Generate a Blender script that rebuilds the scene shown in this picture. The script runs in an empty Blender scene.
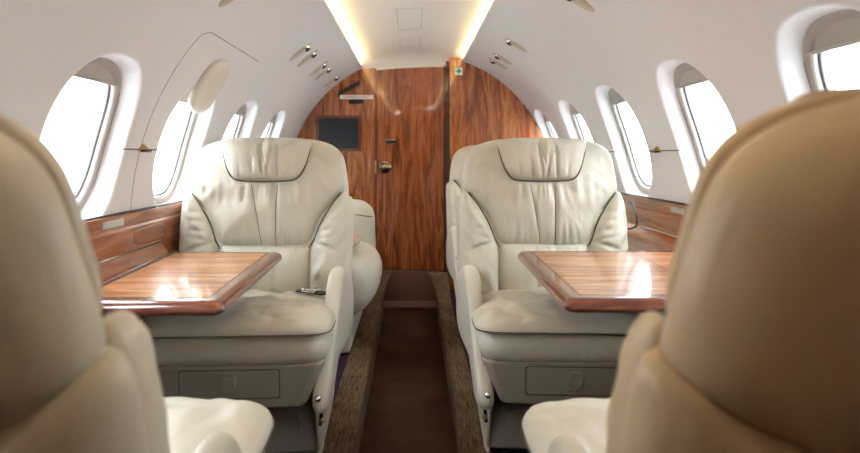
import bpy, bmesh, math, random
from math import sin, cos, pi, radians, sqrt
from mathutils import Vector, noise
random.seed(7)
S = bpy.context.scene
C = S.collection
EYE = 1.05            # eye height above the aisle floor
CX, CZ, R = 0.05, 0.83, 0.93      # cabin circle
YFAR, YBACK = 4.05, -0.75
FLOOR_Z = 0.12        # raised floor under the seats

# ------------------------------------------------------------ materials
def mat(name, col, rough=0.5, metal=0.0, coat=0.0, spec=0.5, emit=None, estr=0, trans=0):
    m = bpy.data.materials.new(name); m.use_nodes = True
    b = m.node_tree.nodes['Principled BSDF']
    b.inputs['Base Color'].default_value = (*col, 1)
    b.inputs['Roughness'].default_value = rough
    b.inputs['Metallic'].default_value = metal
    b.inputs['Coat Weight'].default_value = coat
    b.inputs['Coat Roughness'].default_value = 0.04
    b.inputs['Specular IOR Level'].default_value = spec
    if emit:
        b.inputs['Emission Color'].default_value = (*emit, 1)
        b.inputs['Emission Strength'].default_value = estr
    return m
def nodes(m): return m.node_tree.nodes, m.node_tree.links, m.node_tree.nodes['Principled BSDF']
def texcoord(m, scale=(1,1,1), rot=(0,0,0)):
    n, l, b = nodes(m)
    tc = n.new('ShaderNodeTexCoord'); mp = n.new('ShaderNodeMapping')
    mp.inputs['Scale'].default_value = scale; mp.inputs['Rotation'].default_value = rot
    l.new(tc.outputs['Object'], mp.inputs['Vector']); return mp.outputs['Vector']
def noise_tex(m, vec, scale, detail=3, rough=0.5, dist=0):
    n, l, b = nodes(m)
    t = n.new('ShaderNodeTexNoise'); t.inputs['Scale'].default_value = scale
    t.inputs['Detail'].default_value = detail; t.inputs['Roughness'].default_value = rough
    t.inputs['Distortion'].default_value = dist
    l.new(vec, t.inputs['Vector']); return t.outputs['Fac']
def ramp(m, fac, stops):
    n, l, b = nodes(m)
    r = n.new('ShaderNodeValToRGB'); e = r.color_ramp.elements
    while len(e) < len(stops): e.new(0.5)
    for i, (p, c) in enumerate(stops): e[i].position = p; e[i].color = (*c, 1)
    l.new(fac, r.inputs['Fac']); return r.outputs['Color']
def bump(m, fac, strength, dist, prev=None):
    n, l, b = nodes(m)
    bp = n.new('ShaderNodeBump'); bp.inputs['Strength'].default_value = strength
    bp.inputs['Distance'].default_value = dist
    l.new(fac, bp.inputs['Height'])
    if prev: l.new(prev, bp.inputs['Normal'])
    l.new(bp.outputs['Normal'], b.inputs['Normal']); return bp.outputs['Normal']

def leather(name, c1, c2, rough=0.42):
    m = mat(name, c1, rough, spec=0.45)
    n, l, b = nodes(m)
    v = texcoord(m)
    f = noise_tex(m, v, 3.0, 3)
    l.new(ramp(m, f, [(0.35, c1), (0.7, c2)]), b.inputs['Base Color'])
    w = noise_tex(m, texcoord(m, (9, 9, 5)), 1.6, 4, 0.5, 0.25)
    b1 = bump(m, w, 0.5, 0.014)
    vo = n.new('ShaderNodeTexVoronoi'); vo.inputs['Scale'].default_value = 420
    l.new(v, vo.inputs['Vector'])
    bump(m, vo.outputs['Distance'], 0.12, 0.0006, b1)
    return m
def wood(name, cols, grain=(1, 1, 1), rough=0.22, coat=1.0, fine=26, wav=0.25):
    m = mat(name, cols[1], rough, coat=coat)
    n, l, b = nodes(m)
    v = texcoord(m, grain)
    a = noise_tex(m, v, 2.2, 6, 0.62, 2.2)
    f = noise_tex(m, v, fine, 4, 0.7, 0.3)
    mx = n.new('ShaderNodeMath'); mx.operation = 'MULTIPLY_ADD'
    l.new(f, mx.inputs[0]); mx.inputs[1].default_value = 0.35
    l.new(a, mx.inputs[2])
    sb = n.new('ShaderNodeMath'); sb.operation = 'SUBTRACT'; l.new(mx.outputs[0], sb.inputs[0]); sb.inputs[1].default_value = 0.175
    l.new(ramp(m, sb.outputs[0], [(0.3, cols[0]), (0.46, cols[1]), (0.56, cols[2]), (0.7, cols[3])]), b.inputs['Base Color'])
    # lacquer waviness
    wv = noise_tex(m, texcoord(m, (1, 1, 0.35)), 9, 1, 0.4)
    bp = n.new('ShaderNodeBump'); bp.inputs['Strength'].default_value = wav; bp.inputs['Distance'].default_value = 0.004
    l.new(wv, bp.inputs['Height']); l.new(bp.outputs['Normal'], b.inputs['Coat Normal'])
    return m
def carpet(name, c1, c2, scale, stretch=(1,1,1)):
    m = mat(name, c1, 1.0, spec=0.05)
    n, l, b = nodes(m)
    v = texcoord(m, stretch)
    f = noise_tex(m, v, scale, 3, 0.7)
    g = noise_tex(m, texcoord(m), 5, 3)
    ad = n.new('ShaderNodeMath'); ad.operation = 'MULTIPLY_ADD'; l.new(g, ad.inputs[0]); ad.inputs[1].default_value = 0.4; l.new(f, ad.inputs[2])
    l.new(ramp(m, ad.outputs[0], [(0.5, c1), (0.9, c2)]), b.inputs['Base Color'])
    bump(m, f, 0.9, 0.006)
    return m

M = {}
M['cream'] = leather('cream_leather', (0.54, 0.505, 0.405), (0.60, 0.565, 0.46))
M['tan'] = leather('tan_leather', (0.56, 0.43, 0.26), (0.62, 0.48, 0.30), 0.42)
M['beige'] = leather('beige_leather', (0.66, 0.615, 0.49), (0.70, 0.65, 0.53), 0.42)
M['pip'] = mat('seam_thread', (0.10, 0.095, 0.06), 0.7)
M['plastic'] = mat('taupe_plastic', (0.30, 0.265, 0.21), 0.45)
M['plastic2'] = mat('cream_plastic', (0.55, 0.51, 0.42), 0.35)
M['dark'] = mat('dark_metal', (0.03, 0.028, 0.025), 0.4, 0.3)
M['brass'] = mat('brass', (0.55, 0.38, 0.14), 0.28, 1.0)
M['chrome'] = mat('chrome', (0.75, 0.73, 0.7), 0.15, 1.0)
M['bronze'] = mat('bronze', (0.36, 0.27, 0.16), 0.25, 1.0)
M['wall'] = mat('headliner', (0.77, 0.765, 0.77), 0.75, spec=0.3)
bump(M['wall'], noise_tex(M['wall'], texcoord(M['wall']), 260, 2), 0.12, 0.001)
M['panel'] = mat('ceiling_vinyl', (0.88, 0.86, 0.80), 0.7, spec=0.3)
M['frame'] = mat('window_frame_plastic', (0.40, 0.37, 0.335), 0.35)
M['shade'] = mat('window_shade_cloth', (0.46, 0.435, 0.40), 0.6)
M['gasket'] = mat('window_gasket', (0.12, 0.115, 0.11), 0.5)
M['groove'] = mat('panel_groove', (0.10, 0.095, 0.09), 0.7)
M['vent'] = mat('cream_vent_plastic', (0.56, 0.49, 0.39), 0.35)
M['cap'] = mat('handle_cover_plastic', (0.74, 0.69, 0.60), 0.4)
V = (7, 7, 0.7)
M['wood'] = wood('walnut_panel_lacquer', [(0.12, 0.030, 0.010), (0.31, 0.085, 0.022), (0.46, 0.155, 0.042), (0.58, 0.24, 0.08)], V)
M['wooddoor'] = wood('walnut_door_lacquer', [(0.08, 0.02, 0.008), (0.24, 0.06, 0.016), (0.37, 0.105, 0.03), (0.48, 0.17, 0.055)], V, wav=0.6)
M['ledge'] = wood('walnut_ledge_lacquer', [(0.20, 0.052, 0.017), (0.27, 0.075, 0.022), (0.34, 0.11, 0.034), (0.43, 0.16, 0.055)], (7, 0.5, 7), fine=18, wav=0.02)
M['rim'] = wood('mahogany_rim_lacquer', [(0.10, 0.022, 0.01), (0.17, 0.042, 0.017), (0.21, 0.055, 0.022), (0.27, 0.08, 0.03)], (1, 6, 6), rough=0.2)
M['veneer'] = wood('table_veneer_lacquer', [(0.16, 0.055, 0.02), (0.38, 0.155, 0.058), (0.54, 0.26, 0.11), (0.66, 0.36, 0.17)], (0.5, 12, 4), rough=0.3, coat=0.75, wav=0.06)
M['ledge'].node_tree.nodes['Principled BSDF'].inputs['Specular IOR Level'].default_value = 0.15
M['veneer'].node_tree.nodes['Principled BSDF'].inputs['Specular IOR Level'].default_value = 0.1
M['redwood'] = mat('red_wood_frame', (0.17, 0.035, 0.015), 0.25, coat=0.8)
M['runner'] = carpet('brown_carpet', (0.020, 0.010, 0.005), (0.085, 0.045, 0.025), 170)
M['strip'] = carpet('ribbed_brown_carpet', (0.040, 0.025, 0.014), (0.20, 0.125, 0.075), 60, (2.6, 0.3, 2.6))
M['purple'] = carpet('plum_carpet', (0.02, 0.008, 0.018), (0.07, 0.03, 0.06), 160)
M['kick'] = mat('brown_vinyl', (0.13, 0.055, 0.032), 0.35)
M['screen'] = mat('screen_glass', (0.018, 0.026, 0.040), 0.25)
M['black'] = mat('black_plastic', (0.012, 0.012, 0.014), 0.4)
M['white'] = mat('white_label', (0.82, 0.80, 0.78), 0.5)
M['red'] = mat('red_print', (0.55, 0.09, 0.09), 0.5)
M['green'] = mat('green_print', (0.0, 0.30, 0.14), 0.5)
M['fabric'] = mat('grey_curtain', (0.16, 0.13, 0.11), 0.95)
M['fabric_print'] = mat('patterned_cloth', (0.55, 0.38, 0.30), 0.9)
M['cove'] = mat('cove_lamp', (1, 1, 1), 0.5, emit=(1.0, 0.70, 0.34), estr=27)
M['blackrub'] = mat('black_rubber', (0.02, 0.018, 0.016), 0.6)
# window glass: thin, clear with a fresnel reflection
g = bpy.data.materials.new('window_glass'); g.use_nodes = True
nt = g.node_tree; nt.nodes.clear()
o_ = nt.nodes.new('ShaderNodeOutputMaterial'); mxs = nt.nodes.new('ShaderNodeMixShader')
tr = nt.nodes.new('ShaderNodeBsdfTransparent'); gl = nt.nodes.new('ShaderNodeBsdfGlossy'); lw = nt.nodes.new('ShaderNodeFresnel')
tr.inputs['Color'].default_value = (0.93, 0.95, 0.97, 1)
gl.inputs['Roughness'].default_value = 0.02; lw.inputs['IOR'].default_value = 1.3
mxs.inputs[0].default_value = 0.05; nt.links.new(tr.outputs[0], mxs.inputs[1]); nt.links.new(gl.outputs[0], mxs.inputs[2])
nt.links.new(mxs.outputs[0], o_.inputs['Surface'])
M['glass'] = g

# ------------------------------------------------------------ helpers
def link_mesh(name, verts, faces, m, parent=None, smooth=True, mats=None, fmat=None, kind=None):
    me = bpy.data.meshes.new(name); me.from_pydata([tuple(v) for v in verts], [], faces)
    bm = bmesh.new(); bm.from_mesh(me)
    bmesh.ops.remove_doubles(bm, verts=bm.verts, dist=1e-6)
    bmesh.ops.recalc_face_normals(bm, faces=bm.faces)
    bm.to_mesh(me); bm.free()
    me.materials.append(m)
    for p in me.polygons: p.use_smooth = smooth
    o = bpy.data.objects.new(name, me); C.objects.link(o)
    if parent: o.parent = parent
    if kind: o['kind'] = kind
    return o
def link_bm(name, bm, m, parent=None, smooth=False, kind=None):
    me = bpy.data.meshes.new(name)
    bmesh.ops.recalc_face_normals(bm, faces=bm.faces)
    bm.to_mesh(me); bm.free(); me.materials.append(m)
    for p in me.polygons: p.use_smooth = smooth
    o = bpy.data.objects.new(name, me); C.objects.link(o)
    if parent: o.parent = parent
    if kind: o['kind'] = kind
    return o
def thing(name, label, cat, loc=(0,0,0), rz=0, group=None):
    o = bpy.data.objects.new(name, None); C.objects.link(o)
    o.location = loc; o.rotation_euler = (0, 0, rz); o.empty_display_size = 0.05
    tag(o, label, cat, group); return o
def tag(o, label, cat, group=None):
    o['label'] = label; o['category'] = cat
    if group: o['group'] = group
    return o
def bevel(o, w, seg=3, smooth=True):
    b = o.modifiers.new('bevel', 'BEVEL'); b.width = w; b.segments = seg; b.limit_method = 'ANGLE'; b.angle_limit = radians(35)
    if smooth:
        for p in o.data.polygons: p.use_smooth = True
        try:
            n = o.modifiers.new('wn', 'WEIGHTED_NORMAL'); n.keep_sharp = True
        except Exception: pass
    return o
def box(bm, x0, x1, y0, y1, z0, z1):
    vs = [bm.verts.new((x, y, z)) for z in (z0, z1) for x, y in ((x0, y0), (x1, y0), (x1, y1), (x0, y1))]
    for f in ((0,1,2,3), (4,5,6,7), (0,1,5,4), (1,2,6,5), (2,3,7,6), (3,0,4,7)): bm.faces.new([vs[i] for i in f])
def boxobj(name, x0, x1, y0, y1, z0, z1, m, parent=None, bv=0, kind=None):
    bm = bmesh.new(); box(bm, x0, x1, y0, y1, z0, z1)
    o = link_bm(name, bm, m, parent, kind=kind)
    if bv: bevel(o, bv)
    return o
def catmull(pts, n, closed=True):
    L = len(pts); out = []
    segs = L if closed else L - 1
    for i in range(segs):
        if closed: p = [pts[(i + k - 1) % L] for k in range(4)]
        else: p = [pts[max(0, min(L - 1, i + k - 1))] for k in range(4)]
        p = [Vector(q) for q in p]
        for j in range(12):
            t = j / 12
            out.append(0.5 * ((2*p[1]) + (p[2]-p[0])*t + (2*p[0]-5*p[1]+4*p[2]-p[3])*t*t + (3*p[1]-p[0]-3*p[2]+p[3])*t**3))
    if not closed: out.append(Vector(pts[-1]))
    # resample evenly
    d = [0]
    m = len(out)
    rng = range(m) if closed else range(m - 1)
    for i in rng: d.append(d[-1] + (out[(i+1) % m] - out[i]).length)
    T = d[-1]; res = []; k = 0
    cnt = n if closed else n - 1
    for i in range(n):
        s = T * i / cnt
        while k < len(d) - 2 and d[k+1] < s: k += 1
        f = (s - d[k]) / max(1e-9, d[k+1] - d[k])
        res.append(out[k % m].lerp(out[(k+1) % m], min(1, f)))
    return res
def sym(half):
    """right half outline from top centre to bottom centre -> closed outline"""
    left = [(-u, v) for u, v in reversed(half) if u > 1e-6]
    return list(half) + left
def puff(name, outline, mp, Tf, Tb, m, parent=None, N=128, MR=22, a=3.0, b=2.0, disp=None, c=None, amin=None):
    O = catmull(outline, N)
    if c is None: c = (sum(p.x for p in O)/N, sum(p.y for p in O)/N)
    c = Vector(c)
    verts, faces = [], []
    def ring(r, T, sgn):
        for p in O:
            q = c + (p - c) * r
            w = T * max(0, 1 - r**a) ** (1/b)
            if disp: w += disp(q.x, q.y, r, sgn) * min(1, (1 - r**6))
            verts.append(mp(q.x, q.y, sgn * w))
    rs = [sin(pi/2 * (k+1)/MR) for k in range(MR)]
    rs[-1] = 1.0
    # front
    wc = Tf + (disp(c.x, c.y, 0, 1) if disp else 0)
    verts.append(mp(c.x, c.y, wc))
    for r in rs: ring(r, Tf, 1)
    for i in range(N): faces.append((0, 1 + i, 1 + (i+1) % N))
    for k in range(MR - 1):
        for i in range(N):
            A = 1 + k*N + i; B = 1 + k*N + (i+1) % N
            faces.append((A, A + N, B + N, B))
    rim = 1 + (MR-1)*N
    base = len(verts)
    for r in reversed(rs[:-1]): ring(r, Tb, -1)
    verts.append(mp(c.x, c.y, -Tb - (disp(c.x, c.y, 0, -1) if disp else 0)))
    last = len(verts) - 1
    prev = rim
    for k in range(MR - 1):
        cur = base + k*N
        for i in range(N):
            j = (i+1) % N
            faces.append((prev + i, cur + i, cur + j, prev + j))
        prev = cur
    for i in range(N): faces.append((prev + i, last, prev + (i+1) % N))
    return link_mesh(name, verts, faces, m, parent)
def tube(name, pts, r, m, parent=None, n=80, seg=8, closed=False, resample=True):
    P = catmull(pts, n, closed) if resample else [Vector(p) for p in pts]
    n = len(P); verts, faces = [], []
    for i, p in enumerate(P):
        t = (P[(i+1) % n] - P[i-1]) if closed else (P[min(n-1, i+1)] - P[max(0, i-1)])
        t.normalize()
        up = Vector((0, 0, 1)) if abs(t.z) < 0.9 else Vector((1, 0, 0))
        s = t.cross(up).normalized(); q = s.cross(t)
        for k in range(seg):
            a = 2*pi*k/seg
            verts.append(p + (s*cos(a) + q*sin(a)) * r)
    for i in range(n if closed else n-1):
        for k in range(seg):
            A = i*seg + k; B = i*seg + (k+1) % seg; j = (i+1) % n
            faces.append((A, B, j*seg + (k+1) % seg, j*seg + k))
    if not closed:
        faces.append(tuple(range(seg))); faces.append(tuple((n-1)*seg + k for k in range(seg)))
    return link_mesh(name, verts, faces, m, parent)
def lathe(name, prof, org, axis, m, parent=None, n=40):
    axis = Vector(axis).normalized(); up = Vector((0,0,1)) if abs(axis.z) < 0.9 else Vector((1,0,0))
    s = axis.cross(up).normalized(); q = s.cross(axis); org = Vector(org)
    verts, faces = [], []
    for r, h in prof:
        for k in range(n):
            a = 2*pi*k/n
            verts.append(org + axis*h + (s*cos(a) + q*sin(a))*max(r, 1e-5))
    for i in range(len(prof)-1):
        for k in range(n):
            faces.append((i*n+k, i*n+(k+1)%n, (i+1)*n+(k+1)%n, (i+1)*n+k))
    return link_mesh(name, verts, faces, m, parent)
def loft(name, rings, m, parent=None, smooth=False, bv=0, kind=None):
    n = len(rings[0]); verts = [p for r in rings for p in r]; faces = []
    for i in range(len(rings)-1):
        for k in range(n): faces.append((i*n+k, i*n+(k+1)%n, (i+1)*n+(k+1)%n, (i+1)*n+k))
    faces.append(tuple(range(n))); faces.append(tuple((len(rings)-1)*n + k for k in range(n)))
    o = link_mesh(name, verts, faces, m, parent, smooth, kind=kind)
    if bv: bevel(o, bv)
    return o
def rrect(x0, x1, y0, y1, r, n=5):
    pts = []
    for cx, cy, a0 in ((x1-r, y1-r, 0), (x0+r, y1-r, 90), (x0+r, y0+r, 180), (x1-r, y0+r, 270)):
        for k in range(n+1):
            a = radians(a0 + 90*k/n); pts.append((cx + r*cos(a), cy + r*sin(a)))
    return pts
def text_mesh(name, body, size, m, parent, loc, rot, kind=None, align='CENTER'):
    cu = bpy.data.curves.new(name, 'FONT'); cu.body = body; cu.size = size; cu.align_x = align; cu.align_y = 'CENTER'; cu.extrude = 0.0003
    t = bpy.data.objects.new(name + '_tmp', cu); C.objects.link(t)
    dg = bpy.context.evaluated_depsgraph_get(); dg.update()
    me = bpy.data.meshes.new_from_object(t.evaluated_get(dg))
    bpy.data.objects.remove(t)
    me.materials.clear(); me.materials.append(m)
    o = bpy.data.objects.new(name, me); C.objects.link(o); o.location = loc; o.rotation_euler = rot
    if parent: o.parent = parent
    if kind: o['kind'] = kind
    return o
def dup(root, loc, rz, label, group=None):
    r = root.copy(); C.objects.link(r); r.location = loc; r.rotation_euler = (0, 0, rz); r['label'] = label
    if group: r['group'] = group
    for ch in list(root.children):
        c = ch.copy(); C.objects.link(c); c.parent = r
        for g_ in list(ch.children):
            d = g_.copy(); C.objects.link(d); d.parent = c
    return r
def recolour(root, m):
    for ch in list(root.children) + [g_ for c_ in root.children for g_ in c_.children]:
        if ch.type == 'MESH' and ch.material_slots and ch.material_slots[0].material == M['cream']:
            ch.material_slots[0].link = 'OBJECT'; ch.material_slots[0].material = m

# ------------------------------------------------------------ cabin shell
def wp(side, y, s, d=0.0):
    """point on the side wall: s = arc above the cabin circle's centre, d = depth outwards"""
    a = s / R
    return Vector((CX + side*(R + d)*cos(a), y, CZ + (R + d)*sin(a)))
PIT = {-1: 0.305, 1: 0.325}
WY = {-1: [0.28, 0.89, 1.50, 2.11, 2.72, 3.33], 1: [-0.10, 0.55, 1.20, 1.85, 2.50, 3.15, 3.80]}
SCD, SHD, WA = {-1: 0.258, 1: 0.287}, {-1: 0.242, 1: 0.264}, 0.190     # window centre arc, half height, half width
S0, S1 = -0.02, 0.575
SLIP = {-1: R*math.acos(0.40/0.93), 1: R*math.acos(0.30/0.93)}
def sup(t, e=2.45):
    c, s = cos(t), sin(t)
    return (abs(c)**(2/e)*(1 if c >= 0 else -1), abs(s)**(2/e)*(1 if s >= 0 else -1))
NW = 96
def cell_boundary(hw, up, dn):
    """points on the cell rectangle, same angular order as the oval; hw half width in y, up/dn extents in s"""
    pts = []
    n4 = NW // 4
    # start at angle 0 (right mid) going counter clockwise, corners at fixed indices
    def lerp(a, b, k, n): return (a[0] + (b[0]-a[0])*k/n, a[1] + (b[1]-a[1])*k/n)
    corners = [(hw, 0), (hw, up), (-hw, up), (-hw, 0), (-hw, dn), (hw, dn), (hw, 0)]
    cnt = [NW//8, NW//4, NW//8, NW//8, NW//4, NW//8]
    for i in range(6):
        for k in range(cnt[i]): pts.append(lerp(corners[i], corners[i+1], k, cnt[i]))
    return pts
def build_wall(side, name):
    SC, SH = SCD[side], SHD[side]
    verts, faces = [], []
    def grid(y0, y1, s0, s1, ny, ns, fn):
        b = len(verts)
        for i in range(ny+1):
            for j in range(ns+1): verts.append(fn(y0 + (y1-y0)*i/ny, s0 + (s1-s0)*j/ns))
        for i in range(ny):
            for j in range(ns):
                A = b + i*(ns+1) + j; faces.append((A, A+1, A+ns+2, A+ns+1))
    hw = PIT[side]
    ys = WY[side]
    ya, yb = ys[0] - hw, ys[-1] + hw
    for yc in ys:
        if yc - hw > YFAR: continue
        B = cell_boundary(hw, S1 - SC, S0 - SC)
        base = len(verts)
        def ringpts(fn):
            for i in range(NW):
                t = 2*pi*i/NW; e = sup(t)
                verts.append(fn(e, B[i]))
        rings = []
        for f in (1.0, 0.75, 0.5, 0.25, 0.08):
            rings.append(lambda e, b, f=f: wp(side, yc + (WA*1.06*e[0])*(1-f) + b[0]*f, SC + (SH*1.05*e[1])*(1-f) + b[1]*f))
        for k, d in ((1.06, 0.0), (1.04, 0.001), (1.02, 0.004), (1.0, 0.010), (0.985, 0.015), (0.97, 0.022), (0.94, 0.033), (0.90, 0.043), (0.86, 0.052)):
            rings.append(lambda e, b, k=k, d=d: wp(side, yc + WA*k*e[0], SC + SH*(k-0.01 if k > 1 else k)*e[1], d))
        for fn in rings: ringpts(fn)
        for r in range(len(rings)-1):
            for i in range(NW):
                j = (i+1) % NW
                faces.append((base + r*NW + i, base + r*NW + j, base + (r+1)*NW + j, base + (r+1)*NW + i))
    f = lambda y, s: wp(side, y, s)
    grid(YBACK, ya, S0, S1, 4, 24, f)
    if yb < YFAR: grid(yb, YFAR, S0, S1, 2, 24, f)
    grid(YBACK, max(yb, YFAR), S1, SLIP[side], 8, 24, f)
    # lip turned up at the cove
    sl = SLIP[side]
    p0 = wp(side, 0, sl)
    grid(YBACK, YFAR, 0, 1, 2, 3, lambda y, t: Vector((p0.x + side*0.006*t, y, p0.z + 0.022*t)))
    # lower side wall down to the floor
    p1 = wp(side, 0, S0)
    grid(YBACK, YFAR, 0, 1, 2, 3, lambda y, t: Vector((p1.x, y, p1.z + (FLOOR_Z - p1.z)*t)))
    # trim anything beyond the far bulkhead
    o = link_mesh(name, verts, faces, M['wall'], kind='structure')
    bm = bmesh.new(); bm.from_mesh(o.data)
    bmesh.ops.bisect_plane(bm, geom=bm.verts[:] + bm.edges[:] + bm.faces[:], plane_co=(0, YFAR+0.03, 0), plane_no=(0, 1, 0), clear_outer=True)
    bmesh.ops.bisect_plane(bm, geom=bm.verts[:] + bm.edges[:] + bm.faces[:], plane_co=(0, YBACK-0.02, 0), plane_no=(0, 1, 0), clear_inner=True)
    bm.to_mesh(o.data); bm.free()
    for p in o.data.polygons: p.use_smooth = True
    return o
wl = build_wall(-1, 'wall_left'); wr = build_wall(1, 'wall_right')
wl['label'] = 'pale grey curved cabin side wall with oval windows, left side'
wr['label'] = 'pale grey curved cabin side wall with oval windows, right side'

# windows
wn = 0
def build_window(side, yc, shade):
    global wn
    SC, SH = SCD[side], SHD[side]
    wn += 1
    def ring_obj(name, prof, m, parent, e_=2.6):
        verts, faces = [], []
        for k, d in prof:
            for i in range(NW):
                e = sup(2*pi*i/NW, e_)
                verts.append(wp(side, yc + WA*k*e[0], SC + SH*(k+0.02)*e[1], d))
        for r in range(len(prof)-1):
            for i in range(NW):
                j = (i+1) % NW
                faces.append((r*NW+i, r*NW+j, (r+1)*NW+j, (r+1)*NW+i))
        return link_mesh(name, verts, faces, m, parent, kind=None if parent else 'structure')
    fr = ring_obj('window_%d' % wn, [(0.885, 0.050), (0.87, 0.045), (0.85, 0.043), (0.80, 0.044), (0.77, 0.047), (0.76, 0.052), (0.757, 0.060), (0.755, 0.085), (0.95, 0.087), (0.95, 0.06), (0.885, 0.050)], M['frame'], None)
    fr['label'] = 'oval cabin window in the %s wall' % ('left' if side < 0 else 'right')
    ring_obj('window_gasket', [(0.886, 0.050), (0.877, 0.044), (0.868, 0.0455)], M['gasket'], fr)
    ring_obj('inner_gasket', [(0.77, 0.058), (0.735, 0.058), (0.733, 0.066), (0.77, 0.067)], M['gasket'], fr)
    # glass
    verts, faces = [wp(side, yc, SC, 0.068)], []
    for k in (0.25, 0.5, 0.76):
        for i in range(NW):
            e = sup(2*pi*i/NW, 2.6); verts.append(wp(side, yc + WA*k*e[0], SC + SH*(k+0.02)*e[1], 0.068))
    for i in range(NW): faces.append((0, 1+i, 1+(i+1) % NW))
    for r in range(2):
        for i in range(NW):
            j = (i+1) % NW; faces.append((1+r*NW+i, 1+r*NW+j, 1+(r+1)*NW+j, 1+(r+1)*NW+i))
    link_mesh('pane', verts, faces, M['glass'], fr)
    # pleated shade with a pull lip, pushed up on the windows in view
    verts, faces = [], []
    ny, ns = 24, 14
    for j in range(ns+1):
        s = SC + SH*(0.86 - shade*j/ns)
        t = (s - SC)/SH
        hwid = WA*0.835*max(0.0, 1 - abs(min(1, t/0.86))**2.6)**(1/2.6)
        for i in range(ny+1):
            verts.append(wp(side, yc + hwid*(-1 + 2*i/ny), s, 0.047 + 0.002*(j % 2)))
    for j in range(ns):
        for i in range(ny):
            A = j*(ny+1)+i; faces.append((A, A+1, A+ny+2, A+ny+1))
    sh = link_mesh('shade', verts, faces, M['shade'], fr)
    e_ = verts[-(ny+1):]
    tube('pull_rail', [tuple(v) for v in e_], 0.0045, M['frame'], fr, n=30)
    return fr
for side in (-1, 1):
    for i, yc in enumerate(WY[side]):
        build_window(side, yc, 1.70 if (yc < 0.6 and side < 0) or yc < 0 else 1.0 if yc < 0.6 else (0.24 if side > 0 else 0.22))  # unseen windows beside and behind the viewer: shades drawn to cut the fill light

# ceiling: dropped centre panel between the two coves
LX = wp(-1, 0, SLIP[-1]); RX = wp(1, 0, SLIP[1])
xl, xr = LX.x - 0.05, RX.x + 0.05
ZP = EYE + 0.665
def pz(x, y):
    t = (x - 0.0) / 0.42
    z = ZP + 0.022 + 0.045*x + 0.022*(1 - t*t)
    yy = (y - (YFAR - 0.16)) / 0.16
    if yy > 0: z -= 0.085*(1 - sqrt(max(0, 1 - yy*yy)))
    return z
verts, faces = [], []
yv = [YBACK + (YFAR - 0.16 - YBACK)*i/10 for i in range(11)] + [YFAR - 0.16 + 0.16*sin(pi/2*i/10) for i in range(1, 11)]
for y in yv:
    for i in range(25):
        x = xl + (xr - xl)*i/24; verts.append((x, y, pz(x, y)))
for j in range(len(yv)-1):
    for i in range(24):
        A = j*25+i; faces.append((A, A+1, A+26, A+25))
ceil = link_mesh('ceiling', verts, faces, M['panel'], kind='structure')
ceil['label'] = 'off-white centre ceiling panel between two warm cove lights'
# panel joints (access hatches) on the ceiling panel
def joint(pts, r=0.0012, mname='groove'):
    P = [(x, y, pz(x, y) - 0.0005) for x, y in pts]
    return tube('trim_joint', P, r, M[mname], None, seg=6, resample=False)
tn = 0
M['faint'] = mat('faint_joint', (0.42, 0.40, 0.37), 0.8)
for y0, y1, x0, x1 in ((2.75, 3.2, -0.075, 0.05), (3.45, 3.7, -0.075, 0.05)):
    n_ = 10
    loop = [(x0, y0 + (y1-y0)*k/n_) for k in range(n_)] + [(x0 + (x1-x0)*k/n_, y1) for k in range(n_)] + [(x1, y1 + (y0-y1)*k/n_) for k in range(n_)] + [(x1 + (x0-x1)*k/n_, y0) for k in range(n_+1)]
    tn += 1
    j_ = joint(loop, 0.0010, 'faint'); j_.name = 'trim_%d' % tn; j_['kind'] = 'structure'; j_['label'] = 'faint rectangular hatch joint in the ceiling panel'
# cove backs and lamps
for side, P, nm in ((-1, LX, 'left'), (1, RX, 'right')):
    bm = bmesh.new()
    x0 = P.x + side*0.055
    zt = ZP + 0.12
    vs = [(P.x, P.z - 0.0), (x0, P.z + 0.0), (x0, zt), (P.x - side*0.02, zt)]
    a = [bm.verts.new((x, YBACK, z)) for x, z in vs]; b_ = [bm.verts.new((x, YFAR, z)) for x, z in vs]
    for i in range(3): bm.faces.new((a[i], a[i+1], b_[i+1], b_[i]))
    tn += 1
    o = link_bm('trim_%d' % tn, bm, M['panel'], kind='structure'); o['label'] = 'hidden trough of the %s ceiling cove' % nm
    n_l = 4
    L_ = (YFAR - YBACK - 0.1) / n_l
    for k in range(n_l):
        ya = YBACK + 0.05 + k*L_
        t = tube('cove_light', [(P.x + side*0.024, ya + 0.02, P.z + 0.016), (P.x + side*0.024, ya + L_ - 0.02, P.z + 0.016)], 0.006, M['cove'], None, seg=8, resample=False)
        where = ['behind the viewer', 'over the near seats', 'over the tables', 'nearest the wooden bulkhead'][k]
        tag(t, 'warm cove strip light along the %s edge of the ceiling, %s' % (nm, where), 'strip light', 'cove strip lights')

# seams, hatch outline, and little brass catches on the side walls
def wall_line(side, pts, r=0.0018, n=30):
    P = []
    for (y0, s0), (y1, s1) in zip(pts[:-1], pts[1:]):
        for k in range(n): P.append(wp(side, y0 + (y1-y0)*k/n, s0 + (s1-s0)*k/n, 0.0005))
    P.append(wp(side, *pts[-1], 0.0005))
    return P
def trim_line(side, pts, r=0.0016, label='thin dark panel joint', m='groove'):
    global tn
    tn += 1
    o = tube('trim_%d' % tn, wall_line(side, pts), r, M[m], None, seg=6, resample=False); o['kind'] = 'structure'; o['label'] = label
trim_line(-1, [(1.79, 0.03), (1.79, 0.60), (1.80, 0.655), (1.84, 0.675), (2.42, 0.675)], 0.0014, 'thin dark outline of the exit hatch around a left window')
for side in (-1, 1):
    ys = WY[side]
    for a, b_ in zip(ys[:-1], ys[1:]):
        trim_line(side, [(a + WA*0.99, 0.243), (b_ - WA*0.99, 0.243)], 0.0022, 'dark cord seam between two windows of the %s wall' % ('left' if side < 0 else 'right'))
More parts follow.
